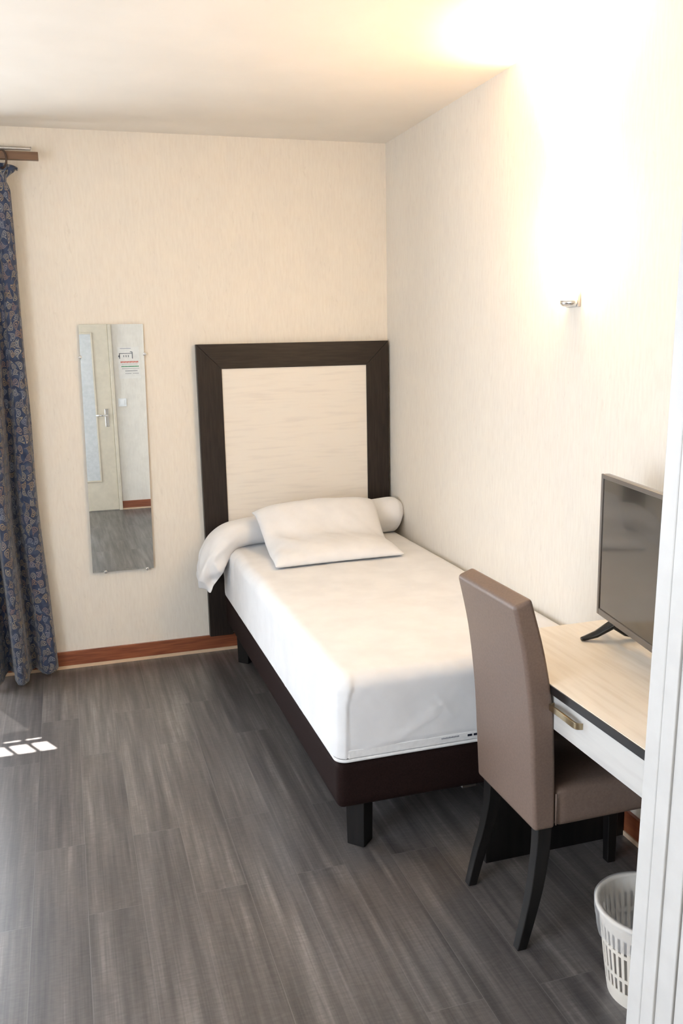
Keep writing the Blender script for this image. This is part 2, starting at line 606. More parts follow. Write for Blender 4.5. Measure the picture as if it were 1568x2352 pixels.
# back wall with a french window far left
WX0, WX1, WZ = -3.35, -2.235, 2.17
bm = bmesh.new()
box(bm, XL-0.1, WX0, 0, 0.1, 0, H)
box(bm, WX1, 0, 0, 0.1, 0, H)
box(bm, WX0, WX1, 0, 0.1, WZ, H)
struct(obj('wall_back', bm, M['wallpaper']))
# left wall with an opening for the added, unseen window
bm = bmesh.new()
box(bm, XL-0.1, XL, YF-0.1, -4.55, 0, H)
box(bm, XL-0.1, XL, -3.15, 0.0, 0, H)
box(bm, XL-0.1, XL, -4.55, -3.15, 0, 0.6)
box(bm, XL-0.1, XL, -4.55, -3.15, 2.1, H)
struct(obj('wall_left', bm, M['wallpaper']))
struct(obj('wall_front', bx(XL, 0, YF-0.1, YF, 0, H), M['wallpaper']))
bm = bmesh.new()
box(bm, XP+0.012, 0, YF, YP, 0, H)
struct(obj('wall_partition', bm, M['wallpaper']))

# french window (window_1): frame, glazing bars, panes, added net holding back sun at the lower glass
w = struct(obj('window_1', bx(WX0, WX0+0.045, 0.02, 0.08, 0, WZ), M['white_paint']))
bm = bmesh.new()
GX1 = -2.280
box(bm, GX1, WX1, 0.02, 0.08, 0, WZ)
box(bm, WX0+0.045, GX1, 0.02, 0.08, 2.125, WZ)
box(bm, WX0+0.045, GX1, 0.02, 0.08, 0, 0.10)
box(bm, WX0+0.045, GX1, 0.02, 0.08, 1.66, 1.735)
obj('window_frame', bm, M['white_paint'], w, bevel=0.003)
bm = bmesh.new()
x = GX1
while x > WX0+0.1:
    x -= 0.073
    box(bm, x-0.014, x, 0.035, 0.055, 1.735, 2.125)
    x -= 0.014
box(bm, WX0+0.045, GX1, 0.032, 0.058, 1.825, 1.858)
obj('glazing_bars', bm, M['white_paint'], w)
obj('glass_pane', bx(WX0+0.045, GX1, 0.043, 0.047, 0.10, 2.125), M['glass'], w)
bm = bmesh.new()
rings = []
for k in range(2):
    z = 0.1 if k == 0 else 1.70
    rings.append([(WX0+0.05+(GX1-WX0-0.035)*i/120, 0.012+0.006*math.sin(i*0.8), z) for i in range(121)])
net = obj('added_sun_net', loft(rings, closed=False), M['net'], smooth=True)  # added, out of view: keeps the sun patch to the upper panes
tag(net, 'unseen white net added to stop sun through the lower back window panes', 'curtain')

w = struct(obj('added_window_left', bx(XL-0.08, XL-0.02, -4.55, -4.50, 0.6, 2.1), M['white_paint']))  # unseen window added to go with the fill from the left
bm = bmesh.new()
box(bm, XL-0.08, XL-0.02, -3.20, -3.15, 0.6, 2.1)
box(bm, XL-0.08, XL-0.02, -4.50, -3.20, 2.05, 2.1)
box(bm, XL-0.08, XL-0.02, -4.50, -3.20, 0.6, 0.65)
box(bm, XL-0.08, XL-0.02, -3.88, -3.82, 0.65, 2.05)
obj('window_frame', bm, M['white_paint'], w, bevel=0.003)
obj('glass_pane', bx(XL-0.052, XL-0.048, -4.50, -3.20, 0.65, 2.05), M['glass'], w)

# skirting: reddish board over a pale strip
def skirting(name, x0, x1, y0, y1):
    b = struct(obj(name, bx(x0, x1, y0, y1, 0.016, 0.088), M['skirting'], bevel=0.002))
    dx = 0.003
    ex = (x0-dx*(x1 <= 0.0 and (x1-x0) < (y1-y0)), x1)
    ey = (y0, y1)
    obj('floor_strip', bx(x0-(dx if (x1-x0) < (y1-y0) and x1 > -1 else 0), x1+(dx if (x1-x0) < (y1-y0) and x1 < -3 else 0),
                          y0-(dx if (x1-x0) > (y1-y0) and y1 > -1 else 0), y1+(dx if (x1-x0) > (y1-y0) and y1 < -3 else 0), 0, 0.016), M['pale_strip'], b)
skirting('baseboard_back', WX1+0.03, 0, -0.014, 0.0)
skirting('baseboard_right', -0.014, 0, YP, -0.0145)
skirting('baseboard_front', -1.175, XP-0.0, YF, YF+0.014)
skirting('baseboard_left', XL, XL+0.014, YF, 0)

# door_1 in the front wall (seen in the mirror)
d = struct(obj('door_1', bx(-1.96, -1.21, YF, YF+0.012, 0.006, 2.04), M['cream_paint'], bevel=0.003))
bm = bmesh.new()
box(bm, -1.208, -1.175, YF, YF+0.03, 0, 2.08)
box(bm, -1.995, -1.962, YF, YF+0.03, 0, 2.08)
box(bm, -1.962, -1.208, YF, YF+0.03, 2.045, 2.08)
obj('door_frame', bm, M['cream_paint'], d, bevel=0.004)
obj('glass_panel', bx(-1.80, -1.375, YF+0.008, YF+0.016, 0.315, 1.76), M['frosted'], d, bevel=0.002)
bm = bmesh.new()
for a in ((-1.815, -1.80, 0.30, 1.775), (-1.375, -1.360, 0.30, 1.775), (-1.80, -1.375, 0.30, 0.315), (-1.80, -1.375, 1.76, 1.775)):
    box(bm, a[0], a[1], YF+0.008, YF+0.020, a[2], a[3])
obj('panel_bead', bm, M['cream_paint'], d, bevel=0.002)
bm = bmesh.new()
box(bm, -1.288, -1.252, YF+0.010, YF+0.017, 0.85, 1.03)
hp = obj('handle_plate', bm, M['metal'], d, bevel=0.003)
bm = bmesh.new()
cyl(bm, (-1.27, YF+0.015, 0.965), (-1.27, YF+0.055, 0.965), 0.009)
cyl(bm, (-1.262, YF+0.055, 0.965), (-1.375, YF+0.055, 0.968), 0.009, 0.007)
obj('door_handle', bm, M['metal'], hp, smooth=True)

# light switch and fire notice next to the door
s = obj('light_switch', bx(-1.150, -1.070, YF, YF+0.009, 1.045, 1.125), M['switch'], bevel=0.003)
tag(s, 'white square light switch on the wall beside the cream door, seen in mirror', 'light switch')
obj('rocker', bx(-1.130, -1.090, YF+0.008, YF+0.013, 1.06, 1.11), M['switch'], s, bevel=0.002)
n_ = obj('notice', bx(-1.125, -0.915, YF, YF+0.002, 1.32, 1.63), M['paper'])
tag(n_, 'pale paper notice with red and green lines on the wall beside door', 'notice')
def ink(name, mat, rects):
    b = bmesh.new()
    for (a0, a1, z0, z1) in rects:
        box(b, a0, a1, YF+0.0018, YF+0.0030, z0, z1)
    obj(name, b, mat, n_)
ink('heading_line', M['pale_ink'], [(-1.10, -0.995, 1.612, 1.617)])
ink('floor_plan', M['grey_ink'], [(-1.11, -0.985, 1.563, 1.569), (-1.112, -1.104, 1.515, 1.569), (-0.988, -0.980, 1.515, 1.582), (-1.120, -1.104, 1.532, 1.548), (-1.005, -0.985, 1.578, 1.585)] +
    [(-1.07+0.022*i, -1.063+0.022*i, 1.53, 1.55) for i in range(3)])
ink('red_heading', M['red_ink'], [(-1.10+0.0145*i, -1.09+0.0145*i, 1.474+0.002*(i % 2), 1.490) for i in range(12)])
ink('green_heading', M['green_ink'], [(-1.095+0.0142*i, -1.084+0.0142*i, 1.433, 1.444) for i in range(12)])
ink('body_text', M['grey_ink'], [(-1.09+0.013*i, -1.082+0.013*i, 1.458, 1.463) for i in range(12)])
ink('small_text', M['grey_ink'], [(-1.06+0.012*i, -1.052+0.012*i, 1.391, 1.398) for i in range(10)] + [(-1.06+0.012*i, -1.053+0.012*i, 1.366, 1.372) for i in range(11) if i != 5] + [(-1.09+0.013*i, -1.082+0.013*i, 1.415, 1.420) for i in range(13)])

# bathroom door and its casing on the partition (right edge of the view)
XC = XP-0.015
def leaning(name, boxes, mat, parent=None, bevel=0.002):
    """door post pieces; the old post stands a little out of plumb"""
    bm = bmesh.new()
    for b in boxes:
        box(bm, *b)
    for v in bm.verts:
        v.co.y += -0.004-0.030*v.co.z
    return obj(name, bm, mat, parent, bevel=bevel)
dr = struct(leaning('trim_1', [(XC, XP+0.12, -3.496, -3.464, 0, 2.55)], M['white_paint'], bevel=0.003))
leaning('casing_strip', [(XC+0.0006, XP+0.12, -3.524, -3.4965, 0, 2.55)], M['white_paint'], dr, bevel=0.0015)
leaning('door_stop', [(XC+0.004, XP+0.12, -3.560, -3.5245, 0, 2.55)], M['white_paint'], dr, bevel=0.002)
dd = struct(leaning('door_2', [(XC+0.007, XP+0.01, -4.35, -3.5620, 0.006, 2.55)], M['white_paint'], bevel=0.001))

# ground outside, beyond the windows
struct(obj('ground_outside', bx(-9, 4, 0.101, 9, -0.2, -0.1), M['concrete']))

# ------------------------------------------------------------------ headboard
HBX0, HBX1, HBT, FW = -1.0205, -0.0105, 1.602, 0.123
hb = thing('headboard', 'tall dark wood framed headboard with pale panel behind the bed', 'headboard', (-0.515, -0.02, 0.09))
def quad_prism(pts, y0, y1):
    return prism(pts, 'y', y0, y1)
g = 0.0006
obj('frame_rail', quad_prism([(HBX0+g, HBT), (HBX1-g, HBT), (HBX1-FW-g, HBT-FW), (HBX0+FW+g, HBT-FW)], -0.040, -0.002), M['wenge_h'], hb, bevel=0.0015)
obj('frame_stile', quad_prism([(HBX0, HBT-g), (HBX0+FW, HBT-FW-g), (HBX0+FW, 0.09), (HBX0, 0.09)], -0.040, -0.002), M['wenge'], hb, bevel=0.0015)
obj('frame_stile', quad_prism([(HBX1, HBT-g), (HBX1, 0.09), (HBX1-FW, 0.09), (HBX1-FW, HBT-FW-g)], -0.040, -0.002), M['wenge'], hb, bevel=0.0015)
obj('panel', bx(HBX0+FW-0.003, HBX1-FW+0.003, -0.034, -0.004, 0.20, HBT-FW+0.003), M['white_wood'], hb)

# ------------------------------------------------------------------ wall mirror with clips
mr = thing('wall_mirror', 'narrow tall frameless mirror clipped to the wallpapered back wall', 'mirror', (-1.429, -0.006, 1.097))
tilt = 0.0058
def mir_pt(a, b, t):
    # a across, b up in the glass plane, t depth in front of the wall; slightly turned in plane
    rr = math.radians(0.95)
    ax = a*math.cos(rr)+b*math.sin(rr)
    bz = -a*math.sin(rr)*0.35+b*math.cos(rr)
    return (-1.429-ax*0+ax, -0.012-t+bz*tilt*1.0, 1.097+bz)
def mir_box(a0, a1, b0, b1, t0, t1):
    bm = bmesh.new()
    v = [bm.verts.new(mir_pt(-a if False else a, b, t)) for a in (a0, a1) for b in (b0, b1) for t in (t0, t1)]
    for f in ((0, 1, 3, 2), (4, 6, 7, 5), (0, 4, 5, 1), (2, 3, 7, 6), (0, 2, 6, 4), (1, 5, 7, 3)):
        bm.faces.new([v[i] for i in f])
    return bm
obj('mirror_glass', mir_box(-0.1505, 0.1505, -0.610, 0.610, 0, 0.004), M['mirror'], mr)
for (a, b) in ((-0.152, 0.456), (0.153, 0.466), (-0.088, -0.610), (0.118, -0.612)):
    p = mir_pt(a, b, 0.0)
    bm = bmesh.new()
    cyl(bm, (p[0], -0.001, p[2]), (p[0], p[1]-0.008, p[2]), 0.007)
    cyl(bm, (p[0], p[1]-0.008, p[2]), (p[0], p[1]-0.014, p[2]), 0.0095, 0.006)
    obj('clip', bm, M['metal'], mr, smooth=True, bevel=0.001)

# ------------------------------------------------------------------ curtain, pole, rod, rings
pole = thing('curtain_pole', 'brown square wooden curtain pole at the top left corner', 'curtain pole', (-2.5, -0.12, 2.44))
obj('pole_bar', bx(-3.65, -1.689, -0.136, -0.104, 2.422, 2.456), M['pole_wood'], pole, bevel=0.002)
for x in (-2.15, -3.5):
    obj('bracket', bx(x-0.012, x+0.012, -0.104, 0, 2.425, 2.450), M['pole_wood'], pole, bevel=0.003)
rod = thing('curtain_rod', 'thin silver metal rod fixed just above the brown curtain pole', 'curtain rod', (-2.5, -0.05, 2.483))
bm = bmesh.new()
cyl(bm, (-3.65, -0.05, 2.483), (-1.722, -0.05, 2.483), 0.0095)
obj('rod_bar', bm, M['brushed'], rod, bevel=0.001)
bm = bmesh.new()
cyl(bm, (-1.722, -0.05, 2.483), (-1.716, -0.05, 2.483), 0.0105)
obj('end_cap', bm, M['brushed'], rod, bevel=0.002)
for x in (-2.2, -3.4):
    obj('bracket', bx(x-0.006, x+0.006, -0.045, 0, 2.477, 2.489), M['brushed'], rod)

def torus(bm, c, R_, r_, n=28, k=10, axis='x'):
    rings = []
    c = Vector(c)
    for i in range(n):
        t = 2*math.pi*i/n
        e = Vector((0, math.cos(t), math.sin(t))) if axis == 'x' else Vector((math.cos(t), math.sin(t), 0))
        q = Vector((1, 0, 0)) if axis == 'x' else Vector((0, 0, 1))
        rings.append([bm.verts.new(c+e*(R_+r_*math.cos(2*math.pi*j/k))+q*r_*math.sin(2*math.pi*j/k)) for j in range(k)])
    for i in range(n):
        for j in range(k):
            bm.faces.new((rings[i][j], rings[(i+1) % n][j], rings[(i+1) % n][(j+1) % k], rings[i][(j+1) % k]))
ring_proto = None
for i, x in enumerate((-1.842, -1.95, -2.06)):
    if ring_proto is None:
        bm = bmesh.new()
        torus(bm, (0, 0, 0), 0.037, 0.0045)
        ro_ = obj('curtain_ring', bm, M['dark_ring'], smooth=True)
        ring_proto = ro_
    else:
        ro_ = ring_proto.copy()
        C.objects.link(ro_)
    ro_.location = (x, -0.12, 2.4235)
    ro_.rotation_euler = (0, 0, 0.55 if i == 0 else 0.1*i)
    tag(ro_, 'dark curtain ring nearest the end of the brown pole' if i == 0 else 'dark curtain ring further along the brown pole', 'curtain ring', 'curtain rings')

prof = [(-1.788, -0.065), (-1.800, -0.115), (-1.830, -0.135), (-1.862, -0.125), (-1.885, -0.075), (-1.905, -0.060), (-1.920, -0.100),
        (-1.926, -0.185), (-1.945, -0.240), (-1.972, -0.235), (-1.988, -0.170), (-1.996, -0.085), (-2.015, -0.055), (-2.035, -0.085),
        (-2.045, -0.170), (-2.070, -0.225), (-2.100, -0.220), (-2.118, -0.170)]
P2 = catmull([(a, b, 0) for a, b in prof], 8)
arc = [0]
for a, b in zip(P2, P2[1:]):
    arc.append(arc[-1]+(b-a).length)
zs = [2.412, 2.402, 2.388, 2.372, 2.358, 2.345, 2.330, 2.315, 2.295, 2.26] + [2.2-(2.2-0.022)*i/60 for i in range(61)]
bm = bmesh.new()
uvl = bm.loops.layers.uv.new('UVMap')
grid = []
for zi, z in enumerate(zs):
    t = (2.412-z)/2.39
    row = []
    amp = 0.30+0.70*ss(0.0, 0.85, t)
    sx = 0.80+0.20*ss(0.1, 1.0, t)
    ex = -1.818+0.030*ss(0.62, 1.0, t)
    pinch = math.exp(-((z-2.335)/0.020)**2)
    ruf = ss(2.345, 2.40, z)
    for i, p in enumerate(P2):
        px = ex+(p.x+1.788)*sx
        py = -0.120+(p.y+0.130)*amp
        # gathered bunches under each ring
        c = -1.842-0.108*round((-1.842-px)/0.108)
        c = min(c, -1.842)
        px = px+(c-px)*0.60*pinch
        py = py+(-0.120-py)*0.6*pinch
        px += ruf*0.020*math.sin(i*0.55+0.4)+(0.026*ruf*math.exp(-i/6.0))
        py += ruf*0.015*math.sin(i*0.9)
        zz = z-0.022*ruf*math.exp(-i/7.0)*(1 if z > 2.39 else 0)
        px += 0.004*nz3(i*0.15, z*3, 1.7)
        py += 0.010*nz3(i*0.12, z*2.2, 5.1)*ss(0, 0.3, t)
        if z < 0.08:
            zz += 0.010*nz3(i*0.1, 3.3, 0)+0.012*ss(-0.20, -0.06, p.y)
        row.append((bm.verts.new((px, min(py, -0.022), zz)), arc[i], z))
    grid.append(row)
for a in range(len(grid)-1):
    for b in range(len(P2)-1):
        q = (grid[a][b], grid[a][b+1], grid[a+1][b+1], grid[a+1][b])
        f = bm.faces.new([v[0] for v in q])
        for lp, v in zip(f.loops, q):
            lp[uvl].uv = (v[1], v[2])
cu = obj('curtain', bm, M['paisley'], smooth=True)
sol = cu.modifiers.new('solid', 'SOLIDIFY')
sol.thickness = 0.0016
tag(cu, 'long navy blue paisley curtain hanging in folds at the left edge', 'curtain')

# ------------------------------------------------------------------ bed base
BX0, BY0 = -0.934, -2.060
bed = thing('single_bed', 'single bed base covered in dark brown fabric against the right wall', 'bed', (-0.47, -1.06, 0))
def base_fn(p, n):
    return p
obj('base_box', rounded_box(BX0, -0.004, BY0, -0.045, 0.162, 0.318, 0.022, 0.011), M['base_fabric'], bed, smooth=True)
def sq_leg(cx, cy, h, a, r0, r1, name='leg', parent=bed, mat=None):
    rings = []
    for z, r in ((0, r1), (h, r0)):
        rings.append([(cx+r*math.cos(a+math.pi/2*k), cy+r*math.sin(a+math.pi/2*k), z) for k in range(4)])
    return obj(name, loft(rings), mat or M['black_wood'], parent, bevel=0.003)
sq_leg(-0.843, -1.990, 0.168, math.radians(0), 0.047, 0.044)
sq_leg(-0.868, -0.225, 0.168, math.radians(0), 0.047, 0.044)
sq_leg(-0.095, -1.990, 0.168, math.radians(0), 0.047, 0.044)
sq_leg(-0.095, -0.225, 0.168, math.radians(0), 0.047, 0.044)
obj('bracket', bx(-0.505, -0.455, BY0+0.012, BY0+0.040, 0.156, 0.164), M['brushed'], bed, bevel=0.001)

# mattress: only its lower border shows under the sheet
mat_ = thing('mattress', 'white mattress border showing at the foot of the bed under the sheet', 'mattress', (-0.47, -1.06, 0.32))
obj('mattress_body', rounded_box(-0.928, -0.008, -2.052, -0.050, 0.318, 0.592, 0.03, 0.02), M['mattress'], mat_, smooth=True)
bm = bmesh.new()
path = []
def rr_path(x0, x1, y0, y1, r, n=8):
    out = []
    for (cx, cy, a0) in ((x0+r, y0+r, math.pi), (x1-r, y0+r, 1.5*math.pi), (x1-r, y1-r, 0), (x0+r, y1-r, 0.5*math.pi)):
        for k in range(n+1):
            a = a0+0.5*math.pi*k/n
            out.append((cx+r*math.cos(a), cy+r*math.sin(a)))
    return out
pp = rr_path(-0.934, -0.005, -2.060, -0.048, 0.034)
rings = []
n = len(pp)
for i, (x, y) in enumerate(pp):
    a = Vector(pp[(i+1) % n])-Vector(pp[i-1])
    nn = Vector((a.y, -a.x, 0)).normalized()
    c = Vector((x, y, 0.325))
    rings.append([bm.verts.new(c+nn*0.005*math.cos(t)+Vector((0, 0, 0.006*math.sin(t)))) for t in [2*math.pi*k/8 for k in range(8)]])
for i in range(n):
    for j in range(8):
        bm.faces.new((rings[i][j], rings[(i+1) % n][j], rings[(i+1) % n][(j+1) % 8], rings[i][(j+1) % 8]))
obj('piping', bm, M['mattress'], mat_, smooth=True)
bm = bmesh.new()
for k in range(4):
    x = -0.4945+0.0215*k
    box(bm, x, x+0.015, -2.0650, -2.0635, 0.345, 0.352)
obj('printed_squares', bm, M['navy_ink'], mat_)
bm = bmesh.new()
for k in range(12):
    x = -0.586+0.0052*k
    box(bm, x, x+0.0036, -2.0650, -2.0635, 0.3485, 0.3525+0.0008*(k % 2))
obj('printed_line', bm, M['pale_ink'], mat_)
obj('border_strip', bx(-0.90, -0.04, -2.0637, -2.052, 0.332, 0.360), M['mattress'], mat_, bevel=0.003)

# sheet: tight over the mattress, corner folded at the foot
ridges = [(-0.905, 0.352, -0.74, 0.366, 0.0045, 0.006), (-0.74, 0.366, -0.61, 0.432, 0.0045, 0.007), (-0.84, 0.358, -0.70, 0.400, 0.003, 0.006),
          (-0.70, 0.400, -0.58, 0.470, 0.003, 0.008), (-0.88, 0.430, -0.76, 0.372, 0.002, 0.006), (-0.90, 0.405, -0.80, 0.385, 0.002, 0.005),
          (-0.60, 0.50, -0.54, 0.42, 0.0025, 0.008), (-0.89, 0.52, -0.84, 0.56, 0.002, 0.008), (-0.45, 0.52, -0.40, 0.40, 0.002, 0.010)]
def segd(px, pz, s):
    x0, z0, x1, z1 = s[:4]
    dx, dz = x1-x0, z1-z0
    t = max(0, min(1, ((px-x0)*dx+(pz-z0)*dz)/(dx*dx+dz*dz)))
    return math.hypot(px-x0-dx*t, pz-z0-dz*t)
def sheet_fn(p, n):
    q = p.copy()
    # soft crown and gentle sag
    if n.z > 0.3:
        q.z += 0.0035*nz3(p.x*4, p.y*3, 0)+0.0015*nz3(p.x*13, p.y*9, 3)
    if n.x < -0.3:
        lowz = 1-ss(0.33, 0.50, p.z)
        q.x += -0.004*nz3(1.3, p.y*5, p.z*3)-0.0025*nz3(9, p.y*18, p.z*5)*lowz-0.004*lowz
        q.x -= 0.0045*ss(-0.36, -0.352, p.y+0.10*(p.z-0.45))*ss(0.40, 0.47, p.z)
        q.z += (0.006*nz3(4, p.y*7, 0)+0.003*nz3(8, p.y*21, 0))*(1-ss(0.33, 0.42, p.z))
    if n.y < -0.5:
        for s in ridges:
            if abs(p.x-(s[0]+s[2])/2) < 0.2:
                dd_ = segd(p.x, p.z, s)
                q.y -= 0.45*s[4]*math.exp(-(dd_/s[5])**2)
        q.y -= 0.003*nz3(p.x*7, 0, p.z*8)+0.0012*nz3(p.x*30+p.z*25, 2, p.z*12)
        edge = -0.897+0.012*ss(0.50, 0.60, p.z)*6*0.3
        if p.x < edge:
            q.y -= 0.006*ss(0.0, 0.006, edge-p.x)
        # bottom of the sheet tucks in over the mattress border
        if p.z < 0.366:
            q.y += 0.003
    return q
obj_sheet = obj('bed_sheet', rounded_box(-0.940, -0.003, -2.0645, -0.044, 0.336, 0.604, 0.052, 0.0085, round_bottom=False, fn=sheet_fn), M['linen'], smooth=True)
# drop its underside
me = obj_sheet.data
bm = bmesh.new(); bm.from_mesh(me)
bmesh.ops.delete(bm, geom=[f for f in bm.faces if f.calc_center_median().z < 0.3375 or (f.calc_center_median().y > -0.0445)], context='FACES')
bm.to_mesh(me); bm.free()
tag(obj_sheet, 'white cotton sheet stretched tightly over the single bed mattress', 'bed sheet')

# bolster lying across the head of the bed, its empty case end drooping on the left
pathb = [(-0.005, -0.180, 0.690, 0.030, 0.030), (-0.012, -0.176, 0.693, 0.062, 0.062), (-0.030, -0.172, 0.696, 0.086, 0.086), (-0.06, -0.170, 0.697, 0.094, 0.092), (-0.15, -0.168, 0.694, 0.090, 0.089), (-0.35, -0.165, 0.685, 0.088, 0.084), (-0.60, -0.165, 0.676, 0.090, 0.077),
         (-0.76, -0.170, 0.672, 0.094, 0.071), (-0.86, -0.180, 0.666, 0.100, 0.068), (-0.925, -0.190, 0.652, 0.108, 0.068), (-0.980, -0.200, 0.610, 0.114, 0.070),
         (-1.012, -0.205, 0.555, 0.118, 0.070), (-1.032, -0.205, 0.50, 0.116, 0.066), (-1.048, -0.203, 0.45, 0.110, 0.048), (-1.062, -0.20, 0.408, 0.100, 0.022)]
pb = catmull([p[:3] for p in pathb], 7)
ra = catmull([(p[3], p[4], 0) for p in pathb], 7)
rings = []
for i, (c, r) in enumerate(zip(pb, ra)):
    a = pb[min(i+1, len(pb)-1)]-pb[max(i-1, 0)]
    a.y = 0
    a.normalize()
    nrm = Vector((-a.z, 0, a.x))
    if nrm.z < 0:
        nrm = -nrm
    f = i/(len(pb)-1)
    ring = []
    K = 48
    for k in range(K):
        t = 2*math.pi*k/K
        ct, st = math.cos(t), math.sin(t)
        crumple = ss(0.55, 1.0, f)
        d = 1+0.05*nz3(ct*1.5, st*1.5, f*9)+0.16*crumple*nz3(ct*2.2+9, st*2.2, f*16)+0.30*crumple*(0.25-abs(nz3(ct*1.8+f*6, st*1.8+3, f*5)))
        off = nrm*(st*r.y*d)
        ww = 0.016*crumple*(math.sin(k*2*math.pi/K*3+f*8)+0.8*math.sin(k*2*math.pi/K*5+f*14+1))
        p = c+Vector((0, ct*r.x*d, 0))+off+nrm*ww*(1 if abs(ct) < 0.95 else 0.6)
        # ragged hem of the loose case end
        if i > len(pb)-8:
            p += a*0.045*nz3(ct*3, 3.1+st, 0)
        ring.append(p)
    rings.append(ring)
bo = obj('bolster', loft(rings), M['linen'], smooth=True, subsurf=1)
bo.modifiers['sub'].levels = 1
tag(bo, 'long white bolster across the head of the bed, case end drooping left', 'bolster')

# pillow
def pillow_mesh(nu=44, nv=36):
    bm = bmesh.new()
    top, bot = {}, {}
    for i in range(nu+1):
        for j in range(nv+1):
            u = -1+2*i/nu
            v = -1+2*j/nv          # -1 front, 1 back
            pin = 0.045
            uu = u*(1-pin*(1-abs(v)**2.2)*abs(u)**3)
            vv = v*(1-pin*(1-abs(u)**2.2)*abs(v)**3)
            x = -0.505+uu*0.318
            # back edge swings to the right, like the photo
            y = -0.485+vv*0.262+0.012*u
            x += 0.012*(vv+1)
            s = (v+1)/2
            base = 0.610+0.165*ss(0.42, 0.98, s)-0.0*s
            e = max(0, 1-abs(u)**3.0)**0.55*max(0, 1-abs(v)**3.0)**0.55
            th = 0.088*e
            wr = 0.009*nz3(u*2, v*2, 2)+0.003*nz3(u*7+v*5, v*3, 4)
            x += -0.022*max(0, v)*max(0, -u)
            base -= 0.012*max(0, v)*max(0, -u)
            # folds at the left end
            wr += 0.016*math.exp(-((u+0.72)/0.16)**2)*math.sin(v*7+u*5)*e
            sag = 0.0
            zt_ = base+th*0.95+wr*e+0.006
            zb_ = base-th*0.08*0+0.0
            zedge = 0.010*(1-e)
            zt_ += zedge*0.6
            top[i, j] = bm.verts.new((x, y, zt_))
            if i in (0, nu) or j in (0, nv):
                bot[i, j] = top[i, j]
            else:
                bot[i, j] = bm.verts.new((x, y, zb_+0.002))
    for i in range(nu):
        for j in range(nv):
            bm.faces.new((top[i, j], top[i+1, j], top[i+1, j+1], top[i, j+1]))
            bm.faces.new((bot[i, j], bot[i, j+1], bot[i+1, j+1], bot[i+1, j]))
    return bm
pl = obj('pillow', pillow_mesh(), M['linen'], smooth=True, subsurf=1)
tag(pl, 'white rectangular pillow leaning on the bolster on top of the bed', 'pillow')

# ------------------------------------------------------------------ desk
DX, DY0, DY1, DZ = -0.542, -2.240, -3.462, 0.750
dk = thing('desk', 'pale topped desk with black edge along the right wall beside bed', 'desk', (-0.27, -2.85, 0))
obj('desk_top', bx(DX+0.002, -0.002, DY1, DY0, DZ-0.022, DZ), M['desk_white'], dk, bevel=0.001)
bm = bmesh.new()
box(bm, DX-0.001, DX+0.002, DY1, DY0+0.001, DZ-0.023, DZ-0.001)
box(bm, DX, -0.002, DY0, DY0+0.0015, DZ-0.023, DZ-0.001)
obj('edge_band', bm, M['black_edge'], dk)
obj('side_panel', bx(-0.512, -0.016, -2.240, -2.218, 0.0, DZ-0.0235), M['black_wood'], dk, bevel=0.001)
obj('side_panel', bx(-0.512, -0.016, DY1+0.001, DY1+0.022, 0.0, DZ-0.0235), M['black_wood'], dk, bevel=0.001)
obj('drawer_box', bx(-0.512, -0.10, DY1+0.026, -2.244, 0.635, DZ-0.025), M['black_wood'], dk)
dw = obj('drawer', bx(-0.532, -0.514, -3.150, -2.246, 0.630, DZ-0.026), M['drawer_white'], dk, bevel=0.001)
hy = -2.715
Pc = catmull([(-0.532, hy+0.066, 0.694), (-0.548, hy+0.060, 0.696), (-0.556, hy+0.035, 0.702), (-0.558, hy, 0.704), (-0.556, hy-0.035, 0.702), (-0.548, hy-0.060, 0.696), (-0.532, hy-0.066, 0.694)], 5)
rings = []
for i, p in enumerate(Pc):
    rings.append([(p.x-0.003, p.y, p.z-0.008), (p.x+0.003, p.y, p.z-0.008), (p.x+0.003, p.y, p.z+0.008), (p.x-0.003, p.y, p.z+0.008)])
obj('handle', loft(rings), M['bronze'], dw, smooth=False, bevel=0.001)
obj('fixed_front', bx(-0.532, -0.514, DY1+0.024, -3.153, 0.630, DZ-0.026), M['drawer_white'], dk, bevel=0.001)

# ------------------------------------------------------------------ television
tvx, tvy = -0.205, -2.330
tang = 0.17
tv = thing('television', 'flat screen television with dark grey frame standing on the desk', 'television', (tvx-0.06, -2.68, DZ))
def tvp(a, t, z):
    # a along the screen towards the camera, t thickness behind the screen
    dx, dy = -math.sin(tang), -math.cos(tang)
    bxn, byn = math.cos(tang), -math.sin(tang)
    return (tvx+dx*a+bxn*t, tvy+dy*a+byn*t, z)
def tvbox(a0, a1, t0, t1, z0, z1):
    bm = bmesh.new()
    v = [bm.verts.new(tvp(a, t, z)) for a in (a0, a1) for t in (t0, t1) for z in (z0, z1)]
    for f in ((0, 1, 3, 2), (4, 6, 7, 5), (0, 4, 5, 1), (2, 3, 7, 6), (0, 2, 6, 4), (1, 5, 7, 3)):
        bm.faces.new([v[i] for i in f])
    return bm
TZ0, TZ1, TW = 0.808, 1.224, 0.735
obj('cabinet', tvbox(0, TW, 0.002, 0.024, TZ0, TZ1), M['tv_body'], tv, bevel=0.006)
obj('back_bulge', tvbox(0.12, TW-0.12, 0.022, 0.052, TZ0+0.03, TZ1-0.10), M['tv_body'], tv, bevel=0.010)
bm = bmesh.new()
def frame_piece(a0, a1, z0, z1):
    v = [bm.verts.new(tvp(a, t, z)) for a in (a0, a1) for t in (-0.003, 0.004) for z in (z0, z1)]
    for f in ((0, 1, 3, 2), (4, 6, 7, 5), (0, 4, 5, 1), (2, 3, 7, 6), (0, 2, 6, 4), (1, 5, 7, 3)):
        bm.faces.new([v[i] for i in f])
bz = 0.013
frame_piece(0, bz, TZ0, TZ1)
frame_piece(TW-bz, TW, TZ0, TZ1)
frame_piece(bz, TW-bz, TZ1-bz, TZ1)
frame_piece(bz, TW-bz, TZ0, TZ0+0.019)
